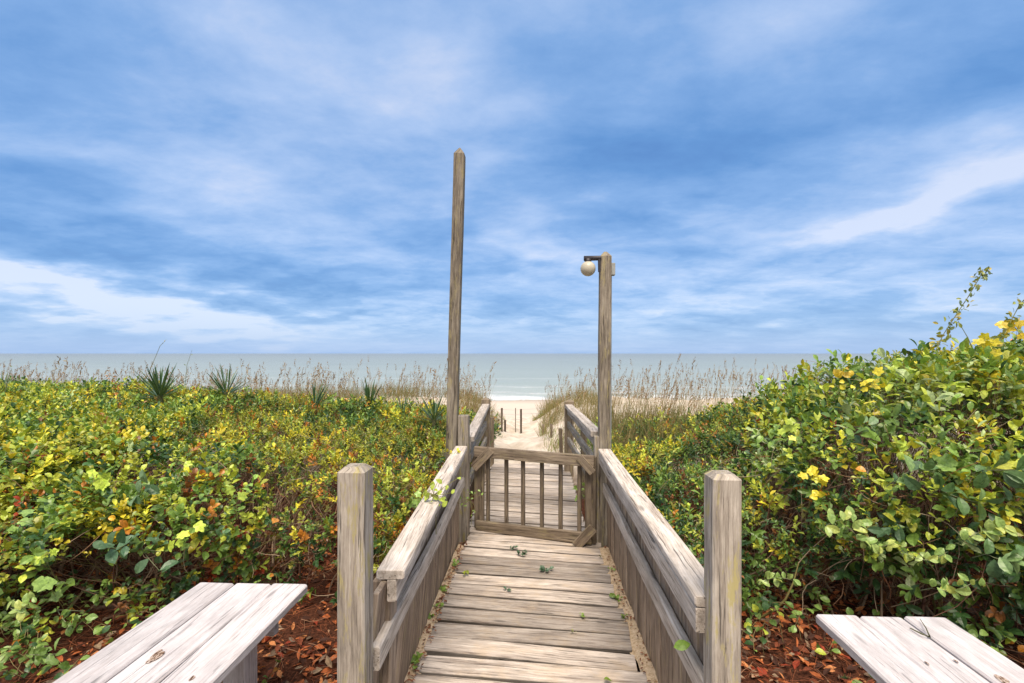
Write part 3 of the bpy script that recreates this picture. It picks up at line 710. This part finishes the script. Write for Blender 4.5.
# ------------------------------------------------------------------ sprigs of vine with distinct leaves
def sprig(px,py,t,label,col,n=7,size=.05,T=T_LOBE,spread=.06,name='vine_sprig',asp=.9,stem=True,face=1.0):
    p=np.array(at(px,py,t)); toc=np.array((0,0,H))-p; toc/=np.linalg.norm(toc)
    P=p+rng.normal(0,1,(n,3))*spread*np.array([1,.5,.8]); D=rng.normal(0,1,(n,3))+np.array([0,0,-.35]); Nn=toc*face+np.array([0,0,.6])+rng.normal(0,.35,(n,3))
    c=np.array(col)[None]*np.exp(rng.normal(0,.15,(n,1))); L=size*rng.uniform(.7,1.15,n)
    o=empty(name,p,label,'vine')
    leafmesh('leaves',P-D/np.linalg.norm(D,axis=1,keepdims=True)*L[:,None]*.4,D,Nn,L,L*asp,np.clip(c,0,.85),T,M_leaf,o)
    if stem:
        b=p-toc*.05+np.array([0,.05,-.22]); A=np.vstack([[b],np.tile(p,(n,1))-toc*.01]); Bq=np.vstack([[p-toc*.01],P])
        twigmesh('stem',A,Bq,np.full(n+1,.0018),np.full(n+1,.0009),np.tile(np.array([[.25,.24,.08]]),(n+1,1)),o,bend=.1)
    return o
LM=(.55,.70,.10); LY=(.72,.62,.05); PG=(.20,.33,.14); GG=(.30,.46,.12); ORG=(.62,.27,.04)
SPR=[(93,482,2.75,'pale lime vine leaves hanging in the dark hollow at the left',LM,5,.07),
(176,459,2.75,'single bright lime leaf above the dark hollow at the left',LM,2,.055),
(232,485,2.7,'pair of bright lime lobed leaves behind the left bench',LM,3,.07),
(178,535,2.6,'lime lobed leaves nearest above the left bench top',LM,5,.065),
(48,553,2.45,'lime leaves low at the left edge above the litter',LM,5,.055),
(52,590,2.4,'hanging pale green leaf cluster at the lower left',GG,4,.075),
(15,520,2.5,'green leaf cluster at the left edge of the photo',GG,6,.06),
(812,478,2.65,'cluster of bright yellow leaves on the left face of the right thicket',LY,8,.055),
(812,494,2.65,'lower tip of yellow leaves under the yellow cluster',LY,4,.045),
(788,430,2.9,'lime and yellow leaf spray at the left shoulder of the right thicket',LM,7,.06),
(870,385,3.0,'rounded golden leaves near the top of the right thicket',LY,9,.06),
(846,387,3.0,'small golden leaves left of the rounded golden ones',LY,4,.045),
(931,452,2.5,'yellow star shaped leaf tuft in the middle of the right thicket',LY,4,.06),
(902,449,2.55,'row of pale yellow leaves left of the star shaped tuft',LM,6,.05),
(960,465,2.4,'large drooping lime compound leaf at the right',GG,7,.085),
(955,390,2.9,'lime leaf spray near the top right of the thicket',LM,10,.065),
(1005,365,2.9,'yellow green leaf spray at the right edge above the horizon line',LM,10,.06),
(985,340,2.9,'golden leaf tuft on the crest between the two tall shoots',LY,9,.06),
(1017,330,2.9,'golden leaf tuft highest at the right edge',(.70,.52,.05),8,.065),
(845,374,3.2,'orange yellow leaves on the left crest of the right thicket',(.66,.48,.06),8,.05),
(905,368,3.1,'pale green leaves on the crest of the right thicket',LM,9,.055)]
for px,py,t,lab,c,n,sz in SPR:
    sprig(px,py,t,lab,c,n,sz,T_LOBE if sz>.05 else T_OVAL,sz*.75)
# round orange leaves
for i,(px,py,lab) in enumerate([(111,518,'round golden leaf glowing in the dark hollow at the left'),(114,540,'golden leaf just below the round golden leaf'),(276,520,'orange leaf in the hollow behind the left bench'),(862,470,'orange leaf between dark leaves of the right thicket'),(1010,600,'russet leaf low at the right edge')]):
    sprig(px,py,2.55,lab,ORG if i>1 else (.75,.42,.03),1,.045,T_OVAL,.0,'leaf',.95,False)
# glossy rosettes, big dark oval leaves facing out on the right thicket and left hollow
M_stem=flat('green_stem',(.18,.20,.10),.7)
def oval_spray(px,py,t,label,cols,n,size,name='leaf_spray',length=.22,ang=0.0):
    p=np.array(at(px,py,t)); o=empty(name,p,label,'shrub branch')
    d=np.array([math.cos(ang),-.25,math.sin(ang)]); f=np.linspace(-.5,.5,n)
    cv=rng.uniform(-.5,.5); C0=p+d*f[:,None]*length*.7+np.array([0,0,1.])*(f**2*cv*length*1.6)[:,None]; sgn=np.where(np.arange(n)%2==0,1,-1)[:,None]
    per=np.array([-math.sin(ang),0,math.cos(ang)])
    D=d*.6+per*sgn*1.0+rng.normal(0,.2,(n,3)); Nn=np.array([[0,-.7,.7]])+rng.normal(0,.3,(n,3))
    L=size*rng.uniform(.6,1.15,n*2); C0r=np.repeat(C0,2,0)[:n*2]+rng.normal(0,.008,(n*2,3)); D=np.repeat(D,2,0)+rng.normal(0,.55,(n*2,3)); Nn=np.repeat(Nn,2,0)+rng.normal(0,.3,(n*2,3))
    leafmesh('leaves',C0r,D,Nn,L,L*.62,pal(n*2,cols),T_OVAL,M_leaf,o)
    A=C0[:1]+np.array([[.03,.10,-.06]]); PTS=[tuple(A[0])]+[tuple(q) for q in C0]; tube(PTS,[.002]+[.0018]*(n-1)+[.0008],'stem',M_stem,o,5)
GL=[(BLU,2),((.12,.22,.08),3),((.20,.32,.12),2)]; GP=[((.38,.50,.16),3),((.28,.42,.12),2),((.48,.55,.15),1)]
for a in [(915,470,2.35,'dark green leaf row left of centre on the right thicket',GL,6,.085,.3),(960,498,2.3,'large dark oval leaves facing out at the right',GL,7,.09,-.3),
  (1000,470,2.25,'large oval leaves near the right edge at mid height',GL,6,.095,.1),(985,530,2.2,'light green oval leaf spray above the far end of the right bench',GP,8,.06,.5),
  (925,560,2.2,'small lime rosettes directly above the right bench',GP,9,.05,.1),(870,545,2.35,'dangling pale leaf branch left above the right bench',GP,10,.055,-.35),
  (840,520,2.45,'pale green leaf branch at the lower left of the right thicket',GP,8,.06,.3),(955,590,2.0,'lowest pale leaves touching the right bench end',GP,8,.05,.4),
  (1010,560,2.1,'dark leaf spray at the lower right edge',GL,7,.08,.2),(775,578,2.55,'small bright leaf tuft on the litter right of the thick right post',GP,8,.05,.3),
  (880,430,2.75,'silvery leaf branch under the golden leaves',[(PALE,2),((.25,.38,.2),2)],8,.075,-.5),
  (118,548,2.5,'dark blue-green oval leaves in the left hollow',[(BLU,3),((.10,.2,.11),2)],5,.095,.3),(140,492,2.7,'blue-green oval leaves right of the golden leaf',[(BLU,3),((.16,.26,.14),2)],5,.08,.8),
  (150,560,2.5,'pair of dusky green leaves above the left bench',[(BLU,3)],3,.09,-.6),(20,610,2.1,'small green vine leaves over the litter at the left edge',GP,10,.045,.4),(70,625,2.15,'small green vine leaves over the litter beside the left bench',[(MID,2),((.22,.34,.1),2)],12,.045,-.1),
  (40,655,2.0,'lowest green leaves in the lower left corner',[(MID,2),((.22,.34,.1),2)],9,.05,.2)]:
    oval_spray(*a[:7],'leaf_spray',.24,a[7])
def creeper(label,xr,yr,n,loc):
    o=empty('creeping_vine',loc,label,'vine')
    k=16; st=np.stack([rng.uniform(*xr,k),rng.uniform(*yr,k),np.zeros(k)],-1); P=[];A=[];Bq=[]
    for i in range(k):
        p=st[i].copy(); h=rng.uniform(0,6.28); zz=rng.uniform(.02,.10)
        for j in range(n//k):
            q=p+np.array([math.cos(h)*.03,math.sin(h)*.03,0]); h+=rng.normal(0,.4); q[2]=zz+.10*abs(math.sin(j*.35+i))
            A.append(p);Bq.append(q);P.append(q+rng.normal(0,.012,3)); p=q
    P=np.array(P);A=np.array(A);Bq=np.array(Bq);A[:,2]=np.maximum(A[:,2],.0); m_=len(P)
    off=terr(P[:,0],P[:,1]); P[:,2]+=off; A[:,2]+=off; Bq[:,2]+=off
    D=rng.normal(0,1,(m_,3))*np.array([1,1,.5]); L=rng.uniform(.025,.055,m_)
    leafmesh('leaves',P,D,np.array([[0,-.4,1.]])+rng.normal(0,.35,(m_,3)),L,L*.75,pal(m_,[(MID,3),((.26,.40,.10),3),(DK,1.5),(LIME,.7),(OR,.2)]),T_OVAL,M_leaf,o)
    twigmesh('stems',A,Bq,np.full(m_,.0016),np.full(m_,.0014),np.tile(np.array([[.22,.18,.08]]),(m_,1)),o,bend=.02,segs=1)['kind']='stuff'
creeper('creeping small-leaved vine over red litter in the lower left corner',(-2.9,-1.72),(1.5,2.55),1100,(-2.1,2.0,-.1))
creeper('creeping vine under the shrub edge right of the right bench end',(1.75,2.6),(2.0,2.7),260,(2.2,2.3,-.1))
creeper('few creeping leaves on the litter right behind the thick right post',(.95,1.7),(2.3,2.9),90,(1.3,2.6,-.1))
# tall wispy shoots at the upper right
def shoot(pts,t,label,cols,n,size):
    pts=[at(x,y,t) for x,y in pts]; o=empty('tall_shoot',pts[0],label,'vine')
    tube(pts,[.0035]+[.0025]*(len(pts)-2)+[.0012],'stem',M_stem,o,5)
    f=rng.random(n)**.8*(len(pts)-1.01); i=f.astype(int); fr=(f-i)[:,None]; PP=np.array([p[:] for p in pts])
    P=PP[i]*(1-fr)+PP[i+1]*fr+rng.normal(0,size*.35,(n,3)); D=rng.normal(0,1,(n,3)); L=size*rng.uniform(.5,1.1,n)*np.interp(f/(len(pts)-1),[0,1],[1.1,.45])
    leafmesh('leaves',P,D,rng.normal(0,.6,(n,3))+np.array([0,-1,.3]),L,L*.5,pal(n,cols),T_OVAL,M_leaf,o)
SH=[((.30,.34,.08),3),((.42,.36,.10),2),((.2,.26,.12),2)]
shoot([(936,350),(943,335),(954,318),(968,297),(978,280),(983,271),(990,270)],2.9,'tall wispy shoot reaching highest into the sky at the right',SH,110,.052)
shoot([(998,345),(1006,330),(1013,317),(1020,304),(1030,293)],2.9,'tall dark shoot at the right edge of the photo',SH,45,.055)
shoot([(745+230,355),(968,338),(958,321)],2.95,'thin bare curved tendril between the two tall shoots',SH,4,.02)
shoot([(128,377),(140,381),(147,377),(155,358),(160,346),(166,340)],5.5,'bare curving dead stalk rising above the left thicket',SH,6,.04)
shoot([(185,385),(187,365),(192,350)],6,'faint thin stalk above the largest yucca',SH,5,.04)
shoot([(5,392),(8,378),(12,368)],5,'small leafy stalk at the left edge against the sea',SH,6,.07)
shoot([(118,408),(117,395),(118,385),(110,375)],5.0,'orange leaved vertical stalk in the left thicket',[(OR,3),((.45,.15,.05),1)],45,.05)
# vine over left rail
sprig(434,495,2.35,'yellow green sprig lying over the left railing cap',(.42,.52,.08),26,.036,T_OVAL,.05,'vine_sprig',.7)
sprig(452,455,3.5,'tiny yellow sprig at the far end of the left railing',LY,12,.03,T_OVAL,.035,'vine_sprig',.7)
sprig(418,500,2.5,'green leaf poking up against the left railing cap',GG,3,.055,T_LOBE,.03)
sprig(470,500,3.7,'green vine climbing the left gate post',GG,22,.028,T_OVAL,.07,'vine_sprig',.6)
sprig(586,490,4.3,'green leaves seen through the gate at its right',GG,16,.05,T_OVAL,.08,'vine_sprig',.6)
o=sprig(684,645,1.52,'single large green leaf resting on the right mid rail',(.26,.44,.07),1,.062,T_OVAL,.0,'leaf',.6,False)
# weeds growing on the deck edges
def weed(px,py,label,c,s=.03,n=9):
    p=on(px,py,.01); th=rng.random(n)*6.28; D=np.stack([np.cos(th),np.sin(th),rng.uniform(.2,1.0,n)],-1)
    P=np.tile(np.array(p),(n,1))+rng.normal(0,s*.45,(n,3))*np.array([1,1,.2]); P[:,2]=np.abs(P[:,2]-.0)+.003
    L=s*rng.uniform(.7,1.2,n); nn=np.array([[0,0,1.]])+rng.normal(0,.3,(n,3))
    oo=leafmesh('weed',P-np.array(p),D,nn,L,L*.75,pal(n,[(c,3),(tuple(x*.7 for x in c),2)]),T_OVAL,M_leaf); oo.location=p
    tag(oo,label,'weed','small weeds growing on the walkway')
GW=(.26,.40,.08); BG=(.10,.18,.11)
for px,py,lab,c,s,n in [(454.6,565,'yellow green weed by the left wall nearest the gate',GW,.028,9),(466,575,'small lime weed a little in from the left wall, second nearest the gate',(.40,.48,.06),.026,6),
 (440.6,590,'biggest green weed along the left wall',GW,.036,14),(438,607,'green weed just below the biggest one on the left',GW,.026,9),(429,617,'weed at mid length of the left wall',GW,.026,8),
 (420,629,'small weed by the left wall, third from the bottom',GW,.022,7),(415,642,'small weed by the left wall, second from the bottom',GW,.024,7),(412,664,'green weed at the lowest left wall foot',GW,.034,12),
 (512,548,'dark green sprig in the middle just before the gate',BG,.030,6),(519,554,'grey green sprig in the middle of the near gate boards',BG,.036,9),(544.7,570.6,'dark round weed tuft right of centre on the dark board',BG,.036,12),(508,590,'tiny green sprig in the centre of the walkway',BG,.022,6),
 (582.7,616,'tiny green weed on the boards right of centre',GW,.020,6),(573,632,'flat faint green moss fleck between two boards',(.30,.34,.1),.012,6),(610.7,570,'weed at the right wall nearest the gate',GW,.022,7),(600,557,'tiny dark weed in the sand by the right gate post',(.15,.14,.06),.016,6),
 (617,599,'largest green weed along the right wall',GW,.032,11),(623,618,'weed below the largest one on the right wall',GW,.026,8),(616,681,'green leaf lying on the lowest board at the bottom',(.28,.42,.07),.04,1)]:
    weed(px,py,lab,c,s,n)
# dead twig on right bench
tp=[on(910,628,.455),on(922,634,.462),on(930,637,.458)]; tp2=[tp[2],on(925,621,.47),on(918,617,.46)]
tw=tube(tp+[on(926,628,.466),on(920,619,.46)],[.002,.003,.003,.002,.001],'twig',M_bark,None,5); tag(tw,'small brown twig lying on the far end of the right bench','twig')
# sand drifts along deck edges
def drift(name,label,x0s,seed):
    ys=np.linspace(1.2,3.66,110); V=[];F=[]
    for i,y in enumerate(ys):
        a,b=x0s(y); wdt=b-a
        for k in range(9):
            f=k/8; n=vnoise(np.array([[y*9,f*2,seed]]))[0]
            x=a+(wdt*(.75+.5*n))*f if seed==1 else b-(wdt*(.75+.5*n))*(1-f)
            e=(1-f) if seed==1 else f
            V.append((x,y,-.012+.028*e*(.6+.8*n)))
    for i in range(len(ys)-1):
        for k in range(8): F.append((i*9+k,i*9+k+1,(i+1)*9+k+1,(i+1)*9+k))
    o=link(name,npmesh(name,np.array(V),np.array(F),None,True),M_drift); tag(o,label,'sand',None,'stuff')
m,N=newmat('drift_sand'); tc=N.n('ShaderNodeNewGeometry').outputs['Position']
finish(N,N.ramp(N.noise(tc,70,4,.7),[(.3,(.34,.23,.13)),(.5,(.58,.44,.29)),(.7,(.68,.54,.38))]),.95,N.noise(tc,120,3),.6,.006,.1); M_drift=m
drift('sand_drift','pale blown sand along the foot of the left wall',lambda y:(-.615,-.555),1)
drift('sand_drift','pale blown sand along the foot of the right wall',lambda y:(.468-.02*(y>3.3),.575),2)
n=500; X=np.where(rng.random(n)<.7,rng.uniform(-.61,-.55,n),rng.uniform(.50,.57,n)); Y=rng.uniform(1.9,3.7,n); P=np.stack([X,Y,np.full(n,.012)],-1)
D=rng.normal(0,1,(n,3))*np.array([1,1,.15]); L=rng.uniform(.012,.03,n)
o=leafmesh('fallen_debris',P,D,np.array([[0,0,1.]])+rng.normal(0,.3,(n,3)),L,L*.5,pal(n,[((.30,.12,.06),3),((.18,.08,.05),2),((.4,.26,.15),1)]),T_DIA,M_dry); tag(o,'small brown leaf bits along the foot of the walls','debris',None,'stuff')
# ------------------------------------------------------------------ beach fence posts on the path
def fpost(px,ytop,ybot,t,label,wd,tone,mat=W_gate):
    a=at(px,ybot,t); b=at(px,ytop,t); w=WB(); w.board((a.x,a.y,min(a.z,terr(a.x,a.y).item())-.25),(b.x,b.y,b.z),wd,wd,up=Vector((0,1,0)),tone=tone,segs=3)
    o=w.build('fence_post',mat); tag(o,label,'post','thin fence posts by the sand path'); return (a,b)
f1=fpost(501.8,408,432,13.5,'thin dark fence post left of the sand path',.055,.5)
f2=fpost(521,409,424,14.5,'thin dark fence post standing in the middle of the path end',.06,.45)
fpost(505,420,425,14,'tiny dark stub beside the left fence post',.06,.4)
fpost(515.5,408,423,14.6,'faint thin fence picket left of the middle post',.025,.8)
fpost(551.5,424,441,9.5,'brown post on the right edge of the sand path',.05,.8)
fpost(543,424.5,430,11,'low brown stub on the right edge of the sand path',.05,.8)
fpost(492,410,420,14,'thin weathered post just right of the left railing end',.04,.8)
fo=empty('wire_fence',f1[0],'thin wire strung between the fence posts across the path','fence')
for k,yy in enumerate((409.5,414,419)):
    tube([at(490,yy+1,13.4),at(501.8,yy,13.5),at(515,yy+.6,14),at(521,yy,14.5),at(545,yy-1,15)],.004,'wire',M_cable,fo,4)
# ------------------------------------------------------------------ world
SUN_EL=62; SUN_AZ=176   # degrees, azimuth clockwise from +Y ; behind camera, to the right
W=bpy.data.worlds.new('World'); S.world=W; W.use_nodes=True; N=NT(W.node_tree)
sky=N.n('ShaderNodeTexSky',sky_type='NISHITA',sun_disc=False,sun_elevation=math.radians(SUN_EL),sun_rotation=math.radians(SUN_AZ),altitude=0,air_density=1.0,dust_density=.6,ozone_density=1.5)
d=N.n('ShaderNodeTexCoord').outputs['Generated']; sp=N.n('ShaderNodeSeparateXYZ',{0:d})
az=N.m('ARCTAN2',sp.outputs[0],sp.outputs[1]); el=N.m('ARCSINE',sp.outputs[2])
ae=N.n('ShaderNodeCombineXYZ',{0:az,1:el,2:0.0}).outputs[0]
den=N.m('ADD',N.m('MAXIMUM',sp.outputs[2],0.0),.16)
pl=N.n('ShaderNodeCombineXYZ',{0:N.m('DIVIDE',sp.outputs[0],den),1:N.m('DIVIDE',sp.outputs[1],den),2:0.0}).outputs[0]
wn=N.vm('MULTIPLY',N.vm('SUBTRACT',N.n('ShaderNodeTexNoise',{'Vector':N.vm('MULTIPLY',pl,(.9,.9,1)),'Scale':2.2,'Detail':8}).outputs['Color'],(.5,.5,.5)),(.42,.17,0))
aew=N.vm('ADD',ae,wn)
def px2ae(x,y):
    v=at(x,y,1.0)-Vector((0,0,H)); v.normalize(); return math.atan2(v.x,v.y),math.asin(v.z)
# (x, y, half-width px, half-height px, tilt deg (up to the right), weight)
CL=[(340,60,150,50,-10,.30),(780,25,130,35,10,.24),(190,150,120,50,20,.10),(330,210,150,28,-6,.16),(90,300,190,22,-10,.62),(30,275,90,14,-5,.20),
    (930,195,130,34,17,.60),(1010,270,110,28,10,.30),(740,295,90,16,5,.25),(700,215,70,22,12,.22),(560,262,110,26,-20,.25),(480,170,60,22,35,.18),(300,320,160,12,0,.18),(250,40,80,60,0,.12),
    (630,165,110,48,5,-.42),(425,232,55,24,-10,-.34),(60,215,120,30,-10,-.30),(250,280,110,20,-8,-.34),(900,105,150,38,5,-.26),(60,80,100,50,0,-.06),(850,250,90,14,12,-.20),(880,325,120,16,0,-.12),(560,60,60,50,0,-.10),(760,130,70,30,0,-.12)]
acc=.56
for (x,y,hw,hh,ti,wt) in CL:
    a0,e0=px2ae(x,y); a1,_=px2ae(x+hw,y); _,e1=px2ae(x,y-hh)
    mp=N.n('ShaderNodeMapping',{'Vector':aew,'Location':(a0,e0,0),'Rotation':(0,0,math.radians(ti)),'Scale':(abs(a1-a0),abs(e1-e0),1)},vector_type='TEXTURE').outputs[0]
    l=N.n('ShaderNodeVectorMath',{0:mp,1:mp},operation='DOT_PRODUCT').outputs['Value']
    acc=N.m('ADD',acc,N.m('MULTIPLY',N.m('EXPONENT',N.m('MULTIPLY',l,-.8)),wt*.88))
n1=N.noise(N.vm('MULTIPLY',pl,(.8,1.15,1)),1.25,7,.58,.25)
n2=N.noise(N.vm('ADD',N.vm('MULTIPLY',pl,(1.5,2.0,1)),(3.1,7.7,0)),1.6,7,.62,.15)
n3=N.noise(N.vm('ADD',N.vm('MULTIPLY',aew,(7.0,26.0,1)),(1.1,4.7,0)),.6,6,.6,.4)
lowb=N.m('EXPONENT',N.m('MULTIPLY',N.m('POWER',N.m('DIVIDE',N.m('MAXIMUM',el,0.0),.26),2.0),-1.0))
acc=N.m('ADD',acc,N.m('MULTIPLY',N.m('SUBTRACT',n1,.5),1.0)); acc=N.m('ADD',acc,N.m('MULTIPLY',N.m('SUBTRACT',n2,.5),.66)); acc=N.m('ADD',acc,N.m('MULTIPLY',N.m('MULTIPLY',N.m('SUBTRACT',n3,.5),lowb),1.0))
K=10.0   # radiance is divided back by the background strength
def sk(r,g,b):
    f=lambda c:(c/255/12.92 if c/255<=.04045 else ((c/255+.055)/1.055)**2.4)
    return tuple(f(c) for c in (r,g,b))
cc=N.ramp(acc,[(0,sk(78,128,194)),(.25,sk(96,148,210)),(.5,sk(130,172,226)),(.75,sk(172,199,240)),(1,sk(214,224,247))])
hz=N.m('EXPONENT',N.m('MULTIPLY',N.m('POWER',N.m('DIVIDE',N.m('MAXIMUM',el,0.0),.055),2.0),-1.0))
cc=N.mix(N.m('MULTIPLY',hz,.75),cc,(*sk(152,188,238),1))
cc=N.mix(N.rng(el,.0,-.1,0,1),cc,(*sk(120,130,135),1))
EXPO=1.62
cc=N.mix(N.m('MULTIPLY',N.rng(N.m('MAXIMUM',N.m('SUBTRACT',el,.72),N.m('MULTIPLY',sp.outputs[1],-1.0)),0,.35,0,1),1.0),cc,(1.0,.98,.97))
gain=N.vm('MULTIPLY',cc,(K/2**EXPO,)*3)
col=N.n('ShaderNodeMix',{0:.10},data_type='RGBA'); N.t.links.new(gain,col.inputs[6]); N.t.links.new(sky.outputs[0],col.inputs[7])
bg=N.n('ShaderNodeBackground',{'Color':col.outputs[2],'Strength':.1}); wo=N.n('ShaderNodeOutputWorld'); N.t.links.new(bg.outputs[0],wo.inputs[0])
sl_=bpy.data.lights.new('sun','SUN'); sl_.energy=1.5; sl_.angle=math.radians(30); sl_.color=(1,.87,.72)
so=bpy.data.objects.new('sun',sl_); COL.objects.link(so)
v=Vector((math.sin(math.radians(SUN_AZ))*math.cos(math.radians(SUN_EL)),math.cos(math.radians(SUN_AZ))*math.cos(math.radians(SUN_EL)),math.sin(math.radians(SUN_EL))))
so.rotation_euler=(-v).to_track_quat('-Z','Y').to_euler(); so.location=(3,-5,8)
S.view_settings.view_transform='Standard'; S.view_settings.look='None'; S.view_settings.exposure=EXPO; S.view_settings.gamma=1
S.render.engine='CYCLES'; S.cycles.max_bounces=6; S.cycles.transparent_max_bounces=4
